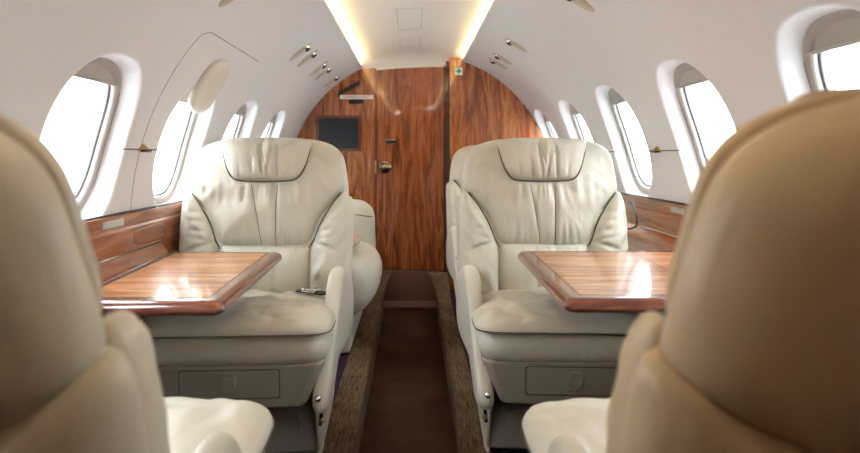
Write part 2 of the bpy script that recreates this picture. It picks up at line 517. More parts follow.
def catch(side, y, label):
    p = wp(side, y, 0.243, -0.002)
    t = thing('wall_catch', label, 'catch', p, 0, 'brass wall catches')
    n = Vector((-side*cos(0.243/R), 0, -sin(0.243/R)))
    bm = bmesh.new()
    up = Vector((-side*-sin(0.243/R)*1, 0, cos(0.243/R)))
    base = [(-0.035, -0.004), (0.035, -0.007), (0.03, 0.006), (0.005, 0.024), (-0.006, 0.024), (-0.018, 0.007)]
    lo = [bm.verts.new(Vector((0, a, 0)) + up*b_ ) for a, b_ in base]
    hi = [bm.verts.new(Vector((0, a*0.8, 0)) + up*b_*0.8 + n*0.012) for a, b_ in base]
    bm.faces.new(lo); bm.faces.new(hi)
    for i in range(6): bm.faces.new((lo[i], lo[(i+1)%6], hi[(i+1)%6], hi[i]))
    o = link_bm('catch_plate', bm, M['brass'], t)
    tube('catch_pin', [tuple(Vector((0, -0.03, 0)) + n*0.013), tuple(Vector((0, 0.03, 0)) + n*0.013)], 0.004, M['dark'], t, resample=False)
catch(-1, 1.80, 'small brass catch on the left wall beside the exit hatch window')
catch(-1, 2.42, 'small brass catch on the left wall beyond the exit hatch window')
catch(1, 2.205, 'small brass catch on the right wall above the table, nearer of the two')
catch(1, 2.835, 'small brass catch on the right wall just above the seat back, farther of the two')

# escape-handle cover: rounded cap over the top of the second left window
def capmap(u, v, w): return wp(-1, 2.085 + u, 0.505 + v, -0.012 - w)
cap = puff('handle_cover', [(0.0, 0.115), (0.055, 0.10), (0.085, 0.05), (0.09, -0.02), (0.075, -0.09), (0.0, -0.112), (-0.075, -0.09), (-0.09, -0.02), (-0.085, 0.05), (-0.055, 0.10)], capmap, 0.022, 0.03, M['cap'], N=72, MR=14, a=4)
tag(cap, 'cream oval handle cover bulging over the top of the exit window on the left wall', 'cover')

# gasper vents
def vent(side, y, s, label, group):
    ctr = wp(side, y, s, 0)
    a = s / R
    nrm = Vector((-side*cos(a), 0, -sin(a))); up = Vector((-side*sin(a), 0, cos(a))); yy = Vector((0, 1, 0))
    t = thing('air_vent', label, 'air vent', ctr, 0, group)
    def mp(u, v, w): return yy*u + up*v + nrm*w
    el = [(0.034*cos(2*pi*k/16), 0.072*sin(2*pi*k/16)) for k in range(16)]
    puff('bezel', el, mp, 0.010, 0.002, M['vent'], t, N=40, MR=10, a=3)
    lathe('nozzle', [(0, 0.016), (0.012, 0.016), (0.016, 0.013), (0.020, 0.009), (0.024, 0.002)], mp(0, 0.034, 0.002), nrm, M['chrome'], t, n=24)
    lathe('nozzle_opening', [(0, 0.0185), (0.012, 0.0185), (0.015, 0.014)], mp(0, 0.034, 0.002), nrm, M['black'], t, n=20)
vs_ = 0.93*0.885
gl_ = 'air vents along the left ceiling'; gr_ = 'air vents along the right ceiling'
for y, lab in ((1.75, 'oval cream air vent at the top edge of the photo, left ceiling'), (2.75, 'oval cream air vent, nearest of the left vents before the bulkhead'), (2.93, 'oval cream air vent, second of the nearer pair on the left ceiling'),
               (3.28, 'oval cream air vent, first of the farther pair on the left ceiling'), (3.46, 'oval cream air vent, second of the farther pair on the left ceiling'), (3.82, 'oval cream air vent on the left ceiling right against the wooden bulkhead')):
    vent(-1, y, 0.826, lab, gl_)
for y, s, lab in ((2.0, 0.895, 'oval cream air vent at the top edge of the photo, right ceiling'), (2.95, 0.95, 'single oval cream air vent on the right ceiling'), (3.37, 0.95, 'oval cream air vent, nearer of the close pair on the right ceiling'), (3.55, 0.95, 'oval cream air vent, farther of the close pair on the right ceiling')):
    vent(1, y, s, lab, gr_)

# ------------------------------------------------------------ floor
fl = boxobj('floor', -0.30, 0.28, YBACK, YFAR + 0.08, -0.03, 0.0, M['runner'], kind='structure')
fl['label'] = 'dark brown carpet runner in the sunken aisle'
def side_floor(xi, xo, xw, side, name):
    """raised floor beside the aisle: ribbed carpet strip with rounded nose then plum carpet"""
    global tn
    prof = [(xi, 0.0), (xi, FLOOR_Z - 0.03), (xi + side*0.004, FLOOR_Z - 0.012), (xi + side*0.014, FLOOR_Z - 0.002), (xi + side*0.03, FLOOR_Z), (xo, FLOOR_Z), (xo, 0.0)]
    tn += 1
    rings = []
    for y in [YBACK + (3.55-YBACK)*k/6 for k in range(7)] + [3.55 + 0.45*k/10 for k in range(1, 11)]:
        t = max(0, (y - 3.55)/0.45); sh = -side*0.0*t; rise = 0.12*(t*t*(3-2*t))
        rings.append([(x + (-side)*0.06*t*t*(0 if i > 4 else 1)*(1 if i > 1 else -0.2), y, z + (rise if i > 0 and i < 6 else 0)) for i, (x, z) in enumerate(prof)])
    o = loft('trim_%d' % tn, rings, M['strip'], kind='structure', smooth=False)
    o['label'] = 'brown ribbed carpet strip edging the %s of the aisle' % name
    tn += 1
    p = boxobj('trim_%d' % tn, min(xo, xw), max(xo, xw), YBACK, YFAR, -0.03, FLOOR_Z - 0.004, M['purple'], kind='structure')
    p['label'] = 'dark plum carpet under the %s seats' % name
side_floor(-0.188, -0.295, -0.90, -1, 'left')
side_floor(0.163, 0.248, 1.0, 1, 'right')

# ------------------------------------------------------------ far bulkhead and door
def arch_panel(name, x0, x1, y0, y1, zb, m, kind='structure', ztop=None):
    pts = []
    n = 40
    for k in range(n+1):
        x = x0 + (x1-x0)*k/n
        d = (R+0.004)**2 - (x-CX)**2
        z = CZ + sqrt(max(0, d))
        if ztop: z = min(z, ztop)
        pts.append((x, z))
    a = [(x0, zb)] + pts + [(x1, zb)]
    rings = [[(x, y0, z) for x, z in a], [(x, y1, z) for x, z in a]]
    o = loft(name, rings, m, kind=kind)
    return o
DZ = EYE - 0.806
bl = arch_panel('wall_far', CX-R, 1.0-0.02, YFAR+0.03, YFAR+0.06, 0, M['redwood'])
bl['label'] = 'wooden end wall of the cabin behind the seats'
b1 = arch_panel('wall_far_left', CX-R, -0.262, YFAR-0.005, YFAR+0.03, FLOOR_Z, M['wood']); b1['label'] = 'glossy walnut bulkhead panel left of the door'
b2 = arch_panel('wall_far_right', 0.262, CX+R, YFAR-0.06, YFAR+0.02, FLOOR_Z, M['wood']); b2['label'] = 'glossy walnut bulkhead panel right of the door'
boxobj('trim_90', -0.262, -0.252, YFAR-0.002, YFAR+0.03, DZ, 1.735, M['redwood'], kind='structure')['label'] = 'dark jamb left of the door'
boxobj('trim_91', 0.226, 0.236, YFAR-0.002, YFAR+0.03, DZ, 1.735, M['redwood'], kind='structure')['label'] = 'dark jamb right of the door'
door = boxobj('door_1', -0.250, 0.224, YFAR+0.0, YFAR+0.035, DZ, 1.75, M['wooddoor'], kind='structure', bv=0.003)
door['label'] = 'tall glossy walnut door at the end of the aisle'
kx, kz = (385-412)/141.5, EYE + (156-167)/141.5
lathe('door_knob', [(0, 0.040), (0.012, 0.040), (0.024, 0.034), (0.028, 0.022), (0.024, 0.012), (0.034, 0.008), (0.044, 0.004), (0.046, -0.002)], (kx, YFAR, kz), (0, -1, 0), M['bronze'], door)
boxobj('door_latch', kx + 0.005, kx + 0.075, YFAR-0.012, YFAR, EYE+0.09, EYE+0.112, M['black'], door, 0.003)
boxobj('door_latch_lip', kx + 0.005, kx + 0.075, YFAR-0.008, YFAR, EYE+0.112, EYE+0.118, M['fabric_print'], door)
boxobj('hinge', -0.262, -0.250, YFAR-0.012, YFAR-0.002, kz-0.045, kz+0.045, M['brass'], door, 0.002)
# curtain in the slot
verts, faces = [], []
n = 36
for j in range(2):
    z = (EYE + 0.30, FLOOR_Z + 0.02)[j]
    for i in range(n+1):
        x = 0.236 + 0.028*i/n; verts.append((x, YFAR + 0.012 + 0.006*sin(i*1.3), z))
for i in range(n): faces.append((i, i+1, n+2+i, n+1+i))
cur = link_mesh('curtain', verts, faces, M['fabric']); so = cur.modifiers.new('s', 'SOLIDIFY'); so.thickness = 0.002
tag(cur, 'grey-brown curtain edge in the narrow gap right of the door', 'curtain')
boxobj('trim_92', 0.238, 0.262, YFAR-0.03, YFAR+0.03, EYE+0.60, EYE+0.665, M['redwood'], kind='structure')['label'] = 'dark block at the top of the gap'
# kick step below door
rings = []
for x0, x1, y, z in ((-0.25, 0.225, YFAR-0.0, DZ-0.002), (-0.245, 0.222, YFAR-0.02, DZ-0.004), (-0.215, 0.19, YFAR-0.05, 0.04), (-0.21, 0.185, YFAR-0.07, 0.02), (-0.21, 0.185, YFAR-0.08, 0.0)):
    rings.append([(x0, y, z), (x1, y, z), (x1, y+0.09, z), (x0, y+0.09, z)])
kk = loft('trim_93', rings, M['kick'], kind='structure', bv=0.004); kk['label'] = 'brown vinyl riser below the door'
# monitor
t = thing('wall_monitor', 'small dark flat screen in a red-brown frame on the bulkhead left of the door', 'monitor', ((339-412)/141.5, YFAR-0.006, EYE + (156-133.5)/141.5))
hw_, hh_ = 0.158, 0.126
bm = bmesh.new()
for (x0, x1, z0, z1) in ((-hw_, hw_, hh_-0.02, hh_), (-hw_, hw_, -hh_, -hh_+0.02), (-hw_, -hw_+0.02, -hh_+0.02, hh_-0.02), (hw_-0.02, hw_, -hh_+0.02, hh_-0.02)): box(bm, x0, x1, -0.022, 0, z0, z1)
link_bm('monitor_frame', bm, M['redwood'], t)
boxobj('screen', -hw_+0.018, hw_-0.018, -0.012, 0, -hh_+0.018, hh_-0.018, M['screen'], t)
# placard, dark switch label, grille
def bx_(px): return (px-412)/141.5
def bz_(py): return EYE + (156-py)/141.5
t = thing('warning_placard', 'long white placard with red lettering above the monitor', 'sign', (bx_(356.7), YFAR-0.006, bz_(97.3)))
boxobj('placard', -0.117, 0.117, -0.004, 0, -0.015, 0.015, M['white'], t, 0.001)
text_mesh('lettering', 'NO SMOKING IN TOILET', 0.0165, M['red'], t, (0, -0.0045, 0), (pi/2, 0, 0))
t = thing('switch_plate', 'small black switch plate just under the white placard', 'switch', (bx_(356.5), YFAR-0.006, bz_(101.8)))
boxobj('plate', -0.052, 0.052, -0.010, 0, -0.014, 0.014, M['black'], t, 0.003)
boxobj('switch_button', -0.035, -0.005, -0.014, -0.009, -0.006, 0.006, M['screen'], t, 0.001)
boxobj('switch_button', 0.005, 0.035, -0.014, -0.009, -0.006, 0.006, M['screen'], t, 0.001)
t = thing('speaker_grille', 'slanted row of dark slots in the bulkhead wood above the placard', 'grille', (bx_(349), YFAR-0.006, bz_(88.5)))
g1, g2 = Vector((-0.068, 0, -0.036)), Vector((0.068, 0, 0.036))
for k in range(7):
    p = g1.lerp(g2, k/6)
    bm = bmesh.new()
    vs = [(-0.012, -0.022), (0.008, -0.014), (0.012, 0.022), (-0.008, 0.014)]
    lo = [bm.verts.new((p.x+x, -0.003, p.z+z)) for x, z in vs]; hi = [bm.verts.new((p.x+x, 0.0, p.z+z)) for x, z in vs]
    bm.faces.new(lo); bm.faces.new(hi)
    for i in range(4): bm.faces.new((lo[i], lo[(i+1)%4], hi[(i+1)%4], hi[i]))
    link_bm('slot', bm, M['redwood'] if k == 9 else M['dark'], t)
# green cross
t = thing('first_aid_sign', 'white square sticker with a green cross on the right bulkhead panel', 'sign', (bx_(458), YFAR-0.061, bz_(72.5)))
boxobj('sticker', -0.027, 0.027, -0.002, 0, -0.027, 0.027, M['white'], t)
bm = bmesh.new()
pp = [(a*0.017, b_*0.017) for a, b_ in ((-.38,-1),(.38,-1),(.38,-.38),(1,-.38),(1,.38),(.38,.38),(.38,1),(-.38,1),(-.38,.38),(-1,.38),(-1,-.38),(-.38,-.38))]
lo = [bm.verts.new((x, -0.003, z)) for x, z in pp]; hi = [bm.verts.new((x, -0.002, z)) for x, z in pp]
bm.faces.new(lo); bm.faces.new(hi)
for i in range(12): bm.faces.new((lo[i], lo[(i+1)%12], hi[(i+1)%12], hi[i]))
link_bm('green_cross', bm, M['green'], t)
# cabin end behind the viewer
bk = arch_panel('wall_near', CX-R-0.02, CX+R+0.02, YBACK-0.04, YBACK, 0, M['wood']); bk['label'] = 'wooden partition behind the viewer'

# ------------------------------------------------------------ side ledges
def ledge(side, name):
    X = wp(side, 0, 0).x
    prof = [(X + side*0.01, -0.172), (X - side*0.012, -0.176), (X - side*0.014, -0.215), (X - side*0.020, -0.222), (X - side*0.024, -0.288), (X - side*0.030, -0.296), (X - side*0.052, -0.325), (X - side*0.055, -0.34), (X - side*0.055, -0.60), (X + side*0.01, -0.60)]
    def thin(k): return [(x if abs(x - X) <= 0.02 else X - side*(0.02 + (abs(x - X) - 0.02)*k), z) for x, z in prof]
    if side < 0: st = [(0.2, 0.0), (1.17, 0.0), (1.19, 1.0), (1.95, 1.0), (1.97, 0.0), (YFAR-0.10, 0.0)]
    else: st = [(0.2, 1.0), (YFAR-0.10, 1.0)]
    rings = [[(x, y, EYE + z) for x, z in thin(k)] for y, k in st]
    o = thing('side_ledge', 'polished walnut ledge running along the %s wall under the windows' % name, 'ledge', (X, 0.2, EYE-0.6))
    def ch(p_): p_.parent = o; p_.matrix_parent_inverse.identity(); p_.location = (-X, -0.2, -(EYE-0.6)); return p_
    ch(loft('ledge_panel', rings, M['ledge'], bv=0.003))
    ch(tube('top_gasket', [(X - side*0.012, 0.2, EYE-0.171), (X - side*0.012, YFAR-0.1, EYE-0.171)], 0.0035, M['dark'], None, resample=False))
    ch(tube('metal_strip', [(X - side*0.028, 1.2 if side < 0 else 0.2, EYE-0.291), (X - side*0.028, 1.94 if side < 0 else YFAR-0.1, EYE-0.291)], 0.0022, M['chrome'], None, resample=False))
    return o, X, ch
ll, XL, chl = ledge(-1, 'left'); lr, XR, chr_ = ledge(1, 'right')
chl(boxobj('nameplate', XL+0.010, XL+0.0165, 1.60, 1.72, EYE-0.208, EYE-0.186, M['chrome'], None, 0.001))
chr_(boxobj('nameplate', XR-0.0165, XR-0.010, 2.03, 2.14, EYE-0.208, EYE-0.186, M['chrome'], None, 0.001))
# oval cup recess plate on left ledge
def lpm(u, v, w): return Vector((XL + 0.0215 + w, u, v))
chl(puff('oval_pocket', [(1.78, EYE-0.235), (1.84, EYE-0.228), (1.95, EYE-0.228), (2.0, EYE-0.25), (1.99, EYE-0.28), (1.85, EYE-0.283), (1.78, EYE-0.275), (1.765, EYE-0.255)], lpm, 0.004, 0.004, M['ledge'], N=48, MR=8, a=8))
cord = tube('headset_cord', [(XR-0.03, 2.50, EYE-0.20), (XR-0.045, 2.42, EYE-0.21), (XR-0.055, 2.36, EYE-0.25), (XR-0.060, 2.36, EYE-0.29), (XR-0.075, 2.44, EYE-0.31), (XR-0.08, 2.55, EYE-0.31)], 0.004, M['blackrub'])
tag(cord, 'thin black cord looped on the right ledge beside the seat back', 'cord')

# ------------------------------------------------------------ tables
def table(side, xi, xo, xh, y0, y1, label):
    z1 = EYE - 0.325; th = 0.034
    t = thing('folding_table', label, 'table', ((xi+xo)/2, (y0+y1)/2, z1 - th))
    cx, cy = (xi+xo)/2, (y0+y1)/2
    hx, hy = abs(xi-xo)/2, (y1-y0)/2
    # rim slab with rounded nose
    rings = []
    for ins, z in ((0.010, 0.0), (0.002, 0.006), (0.0, 0.013), (0.001, 0.020), (0.006, 0.028), (0.014, 0.0325), (0.022, 0.034)):
        rings.append([(x, y, z) for x, y in rrect(-hx+ins, hx-ins, -hy+ins, hy-ins, 0.018)])
    loft('table_rim', rings, M['rim'], t, smooth=False).data.polygons.foreach_set('use_smooth', [True]*(len(rings)*24 - 24 + 2)) if False else None
    o = loft('table_rim', rings, M['rim'], t, smooth=True) if False else None
    rim = loft('tabletop', rings, M['rim'], t, smooth=False)
    for p in rim.data.polygons: p.use_smooth = True
    md = rim.modifiers.new('wn', 'WEIGHTED_NORMAL')
    b_ = 0.042
    # metal inlay line then veneer field
    bm = bmesh.new()
    def fr(x0, x1, yy0, yy1): box(bm, x0, x1, yy0, yy1, th-0.002, th+0.0006)
    w = 0.0045
    fr(-hx+b_, hx-b_, -hy+b_, -hy+b_+w); fr(-hx+b_, hx-b_, hy-b_-w, hy-b_)
    fr(-hx+b_, -hx+b_+w, -hy+b_+w, hy-b_-w); fr(hx-b_-w, hx-b_, -hy+b_+w, hy-b_-w)
    link_bm('metal_inlay', bm, M['bronze'], t)
    boxobj('veneer_panel', -hx+b_+w, hx-b_-w, -hy+b_+w, hy-b_-w, th-0.002, th+0.0008, M['veneer'], t)
    boxobj('hinge_line', xh-cx-0.0015, xh-cx+0.0015, -hy, hy, th-0.001, th+0.0013, M['dark'], t)
    t.rotation_euler = (radians(1.3), 0, 0)
    # folding bracket
    boxobj('support_bracket', -0.02 - side*0.0, 0.02, -0.16, 0.16, -0.02, 0.0, M['dark'], t, 0.003)
    xa, xb = sorted((0, (xo - side*0.02) - cx))
    boxobj('support_arm', xa, xb, -0.02, 0.02, -0.045, -0.018, M['dark'], t, 0.003)
    return t
table(-1, -0.432, -0.822, -0.79, 1.30, 1.925, 'glossy walnut folding table on the left, in front of the left seat')
table(1, 0.355, 0.925, 0.728, 1.325, 1.945, 'glossy walnut folding table on the right, in front of the right seat')

# ------------------------------------------------------------ armchair
K = 1/288.0
KV = 1/272.0
def uv(half): return [(hx*K, (305 - y)*KV) for hx, y in half]
TILT = radians(12)
HZ = 0.50
def bmap(off):
    def f(u, v, w):
        w += off
        # slight wrap forward at the sides
        w -= 0
        return Vector((u, v*sin(TILT) - w*cos(TILT), HZ + v*cos(TILT) + w*sin(TILT)))
    return f
def groove(u, c, wid, dep): return -dep*math.exp(-((u-c)/wid)**2)
def edge_r(outline, c, p):
    O = catmull(outline, 200); c = Vector(c); d = Vector(p) - c; best = 1e9
    for i in range(200):
        a, b_ = O[i], O[(i+1) % 200]; e = b_ - a
        den = d.x*e.y - d.y*e.x
        if abs(den) < 1e-12: continue
        t_ = ((a.x-c.x)*e.y - (a.y-c.y)*e.x)/den; u_ = ((a.x-c.x)*d.y - (a.y-c.y)*d.x)/den
        if t_ > 0 and -0.001 <= u_ <= 1.001: best = min(best, t_)
    return 1/best if best < 1e8 else 0
def nz(x, y, z=0): return noise.noise(Vector((x, y, z)))
def make_chair():
    t = thing('cabin_armchair', '', 'armchair')
    L = M['cream']
    # --- back shell (rear)
    up_half = uv([(0,132.5),(30,133.5),(54,137),(70,143),(80,153),(84,171),(86,187),(86,195),(80,202),(64,210),(35,220),(0,223)])
    def d_up(u, v, r, s): return 0.004*nz(u*6, v*9, 3)
    puff('upper_back_shell', sym(up_half), bmap(-0.004), 0.056, 0.078, L, t, a=5.5, disp=d_up, MR=26)
    lo_half = uv([(0,220),(35,216),(64,206),(80,198),(88,194),(92,203),(92,225),(91,262),(89,295),(80,318),(50,324),(0,325)])
    def d_lo(u, v, r, s): return 0.005*nz(u*6, v*9, 8)
    puff('lower_back_shell', sym(lo_half), bmap(-0.002), 0.05, 0.080, L, t, a=5.5, disp=d_lo, MR=26)
    # --- front: main shield
    sh_half = uv([(0,134),(30,135),(53,137),(70,143),(79,153),(82,170),(83,186),(77,198),(66,210),(57,224),(52,238),(46,247),(25,249),(0,249)])
    vb, vt = (305-249)*KV, (305-134)*KV
    def d_sh(u, v, r, s):
        d = 0.0
        y = 305 - v/KV
        lowm = max(0, min(1, (y-180)/30))
        d += lowm*(groove(u, (-14 + (y-187)*0.187)*K, 0.006, 0.009) + groove(u, (13 - (y-187)*0.02)*K, 0.006, 0.009))
        g = max(0, (y-218)/30)           # gathers at the bottom seam
        d += 0.014*g*nz(u*62, v*6, 1)
        h = max(0, 1 - abs(y-192)/18)
        d += 0.011*h*nz(u*44, v*7, 5)
        for gx in (-40, -31, -22, 3, 21, 29, 38): d += groove(u, gx*K*(1 - (249-y)*0.006), 0.0055, 0.009)*max(0, min(1, (y-226)/18))
        for gx in (-29, -21, -6, 3, 20, 27): d += groove(u, gx*K*(1 + (y-186)*0.004), 0.0055, 0.007)*max(0, 1 - abs(y-190)/15)
        e = max(0, (abs(u)-0.14)/0.16)
        d += 0.016*e*nz(u*9, v*26 + abs(u)*20, 2)
        d += 0.008*nz(u*10, v*12, 9)
        return d
    sh = puff('backrest', sym(sh_half), bmap(0.02), 0.080, 0.025, L, t, a=2.5, disp=d_sh, N=240, MR=46, c=(0, (305-185)*KV))
    # --- head pillow
    hp_half = uv([(0,138.5),(30,139),(45,141),(47.5,146),(45,155),(41,168),(35,178),(26,182),(0,183)])
    def d_hp(u, v, r, s):
        y = 305 - v/KV
        m = max(0, 1 - abs(u)/0.07)
        cr = sum(groove(u, (gx + (y-160)*sl_)*K, 0.0055, dp)*max(0, min(1, (y-y0_)/10)) for gx, sl_, dp, y0_ in ((-14, 0.10, 0.008, 158), (-4, 0.12, 0.010, 142), (6, -0.15, 0.008, 150), (13, 0.05, 0.010, 145), (27, -0.1, 0.006, 162), (-27, 0.1, 0.006, 164)))
        return cr + 0.010*nz(u*34, v*7, 4)*min(1, r*1.5+0.3)*(0.35+m) + 0.002*nz(u*12, v*12) + groove(u, 0.012*math.sin(v*30), 0.006, 0.004)
    hp = puff('head_pillow', sym(hp_half), bmap(0.092), 0.042, 0.03, L, t, a=3.0, disp=d_hp, N=160, MR=30)
    # --- lower back
    lb_half = uv([(0,244),(30,244),(47,245),(50,255),(50,285),(50,312),(25,314),(0,314)])
    def d_lb(u, v, r, s):
        y = 305 - v/KV
        return groove(u, -0.03, 0.0055, 0.010) + groove(u, 0.045, 0.0055, 0.010) + 0.016*max(0, (262-y)/18)*nz(u*60, v*6, 7) + 0.002*nz(u*10, v*14)
    puff('lumbar_pad', sym(lb_half), bmap(0.015), 0.068, 0.04, L, t, a=4.5, disp=d_lb, N=180, MR=32)
    # --- wings
    wg = uv([(83,191),(88,200),(89.5,216),(89,240),(88,270),(86,296),(80,308),(56,309),(49,300),(48,275),(48,256),(50,244),(56,228),(64,213),(74,199)])
    for sgn in (-1, 1):
        def d_w(u, v, r, s, sgn=sgn):
            y = 305 - v/KV
            # lines that radiate from the seam, and a cross tuck
            d = 0.017*nz(u*8 + v*4, v*22 - abs(u)*26, 11+sgn) * min(1, r*1.4)
            au = abs(u)/K
            for k_, (px_, py_) in enumerate(((64, 212), (58, 222), (54, 233), (50, 243))):
                dist = (y - py_) - (au - px_)*(0.15 - 0.35*k_/3)
                d += -0.008*math.exp(-(dist/2.2)**2)*max(0, min(1, 1 - (au - px_ - 4)/(14 + 3*k_)))
            d += -0.012*math.exp(-((y - 250 - (abs(u)/K-70)*0.35)/2.6)**2)*(1 if abs(u)/K < 66 else math.exp(-((abs(u)/K-66)/9)**2))
            return d
        puff('side_wing', [(sgn*a, b_) for a, b_ in wg], bmap(0.028), 0.084, 0.034, L, t, a=2.6, disp=d_w, N=170, MR=34, c=(sgn*69*K, (305-245)*KV))
    # --- dark seam piping
    mp = bmap(0)
    def pipe(pts, w, parent, r=0.0021):
        P = [mp(hx*K, (305-y)*KV, ww) for hx, y, ww in [(p[0], p[1], w(p) if callable(w) else w) for p in pts]]
        tube('seam_piping', [tuple(p) for p in P], r, M['pip'], parent, n=60, seg=6)
    hpp = [(46.5,144),(46.5,149),(45,156),(41,169),(35,179),(26,183),(0,184)]
    full = hpp + [(-x, y) for x, y in reversed(hpp[:-1])]
    for sgn in (-1, 1):
        pipe([(sgn*x, y) for x, y in ((79,193),(74,200),(65,212),(57,226),(52,239),(47,247))], 0.052, sh, 0.0024)
    pipe([(47,248),(25,249.5),(0,250),(-25,249.5),(-47,248)], 0.048, sh, 0.0022)
    for sgn in (-1, 1): pipe([(sgn*50,250),(sgn*50,275),(sgn*51,305)], 0.050, sh, 0.0018)
    cc = (0, (305-185)*KV); so_ = sym(sh_half)
    P = []
    for q in catmull(full, 90, False):
        u, v = q.x*K, (305-q.y)*KV
        rr_ = min(0.99, edge_r(so_, cc, (u, v)))
        P.append(tuple(mp(u, v, max(0.094, 0.080*max(0, 1-rr_**2.5)**0.5 + 0.024))))
    tube('seam_piping', P, 0.0028, M['pip'], hp, resample=False, seg=6)
    for line in ([(-14,187),(-10,205),(-6,228),(-3,246)], [(13,187),(12,205),(12,228),(12,246)]):
        P = []
        for q in catmull(line, 24, False):
            u, v = q.x*K, (305-q.y)*KV
            rr_ = min(0.995, edge_r(so_, cc, (u, v)))
            w_ = 0.080*max(0, 1-rr_**2.5)**0.5 + d_sh(u, v, rr_, 1)*min(1, 1-rr_**6) + 0.02
            P.append(tuple(mp(u, v, w_ + 0.0006)))
        tube('seam_piping', P, 0.0013, M['pip'], sh, resample=False, seg=6)
    # --- seat
    tl = 0.09
    def smap(z0):
        def f(x, y, w): return Vector((x*0.95, y, z0 - tl*(y + 0.5) + w))
        return f
    def d_seat(x, y, r, s):
        if s < 0: return 0
        front = max(0, (-y-0.40)/0.10)
        q = abs(sin((x*1.0 + y*1.6)*34)) * abs(sin((x*1.0 - y*1.6)*34))
        return 0.010*nz(x*9, y*9, 2) + 0.008*front*(q-0.4) + 0.008*nz(x*22, y*14, 6)
    pad = [(0,-0.525),(0.17,-0.525),(0.255,-0.518),(0.288,-0.49),(0.297,-0.44),(0.296,-0.3),(0.285,-0.10),(0.27,0.02),(0.2,0.035),(0,0.035)]
    pd = puff('seat_cushion', sym(pad), smap(0.553), 0.060, 0.02, L, t, a=4.2, disp=d_seat, N=180, MR=36)
    box_ = [(0,-0.508),(0.17,-0.508),(0.245,-0.502),(0.275,-0.475),(0.285,-0.44),(0.29,-0.3),(0.28,-0.10),(0.265,0.02),(0.2,0.03),(0,0.03)]
    def d_bx(x, y, r, s): return 0.0
    puff('cushion_boxing', sym(box_), smap(0.500), 0.052, 0.050, L, t, a=14, b=2, N=160, MR=24)
    P = [tuple(smap(0.552)(x*1.003, y*1.003, 0)) for x, y in [tuple(p) for p in catmull(sym(pad), 90)]]
    tube('seam_piping', P, 0.0016, M['pip'], pd, n=160, seg=6, closed=True)
    # --- plastic pan with drawer
    def rr(hx, y0, y1, z, r=0.03): return [(x, y, z) for x, y in rrect(-hx, hx, y0, y1, r)]
    pan = loft('seat_pan', [rr(0.206, -0.475, 0.05, 0.334), rr(0.212, -0.485, 0.06, 0.342), rr(0.262, -0.495, 0.08, 0.455), rr(0.255, -0.490, 0.08, 0.466)], M['plastic'], t, smooth=True)
    pan.modifiers.new('wn', 'WEIGHTED_NORMAL')
    sl = -0.010/0.11   # front face leans out with height
    def plate(name, x0, x1, z0, z1, dpt, m, parent, r=0.008):
        def yy(z): return -0.4845 + sl*(z-0.355)
        rings = [[(x, yy(z) - d, z) for x, z in rrect(x0+i, x1-i, z0+i, z1-i, r)] for d, i in ((-0.004, 0), (dpt, 0), (dpt+0.001, 0.0015))]
        return loft(name, rings, m, parent)
    plate('drawer_gap', -0.141, 0.141, 0.3645, 0.4515, 0.0024, M['pip'], t)
    dr = plate('drawer', -0.137, 0.137, 0.3685, 0.4475, 0.0038, M['plastic'], t)
    rings = [[(x, -0.4845 + sl*(z-0.355) - d, z) for x, z in [(-0.018, 0.438), (0.018, 0.438), (0.018, 0.405), (0.013, 0.396), (0, 0.392), (-0.013, 0.396), (-0.018, 0.405)]] for d in (0.002, 0.019)]
    loft('drawer_latch', rings, M['plastic'], dr, bv=0.002)
    # --- lower base
    bs = loft('base', [rr(0.237, -0.33, 0.10, 0.122, 0.03), rr(0.235, -0.33, 0.10, 0.14, 0.03), rr(0.200, -0.32, 0.08, 0.340, 0.03)], M['plastic'], t, smooth=True)
    bs.modifiers.new('wn', 'WEIGHTED_NORMAL')
    ap = [(-0.175, 0.135), (0.175, 0.135), (0.172, 0.22), (0.163, 0.25), (0.14, 0.262), (-0.14, 0.262), (-0.163, 0.25), (-0.172, 0.22)]
    loft('base_cover', [[(x, -0.328 + (z-0.14)*0.047 - d, z) for x, z in ap] for d in (0.0, 0.008)], M['plastic'], bs, bv=0.003)
    boxobj('floor_rail', -0.19, -0.17, -0.34, 0.14, 0.118, 0.126, M['dark'], t); boxobj('floor_rail', 0.17, 0.19, -0.34, 0.14, 0.118, 0.126, M['dark'], t)
    # --- arms
    ao = [(-0.13,0.668),(-0.175,0.672),(-0.225,0.655),(-0.275,0.60),(-0.33,0.535),(-0.40,0.455),(-0.465,0.385),(-0.490,0.340),(-0.478,0.315),(-0.44,0.312),(-0.39,0.355),(-0.33,0.395),(-0.25,0.40),(-0.10,0.40),(0.02,0.42),(0.06,0.48),(0.05,0.56),(-0.02,0.63)]
    for sgn in (-1, 1):
        def am(y, z, w, sgn=sgn): return Vector((sgn*(0.284 + w + (y + 0.1)*0.09), y, z))
        arm = puff('armrest', ao, am, 0.026, 0.026, M['plastic2'], t, a=20, b=2, N=160, MR=18, c=(-0.2, 0.5))
        lathe('arm_bolt', [(0, 0.010), (0.005, 0.009), (0.009, 0.005), (0.010, 0)], (sgn*0.246, -0.488, 0.362), (0, -1, 0), M['chrome'], arm, n=20)
        lv = tube('recline_lever', [(sgn*0.252, -0.44, 0.325), (sgn*0.250, -0.43, 0.295), (sgn*0.246, -0.42, 0.255)], 0.0055, M['dark'], t, n=16)
        lathe('lever_knob', [(0, 0.012), (0.006, 0.010), (0.008, 0.004), (0.005, 0), (0, -0.001)], (sgn*0.250, -0.428, 0.275), (sgn*0.6, -1, 0), M['brass'], lv, n=16)
        # side skirt closing pan to base on the outer side
        sk = [(-0.40,0.36),(-0.325,0.135),(-0.30,0.124),(0.12,0.124),(0.14,0.25),(0.12,0.40),(-0.1,0.42),(-0.35,0.42)]
        def sm(y, z, w, sgn=sgn): return Vector((sgn*(0.226 + w + (0.40-z)*0.03), y, z))
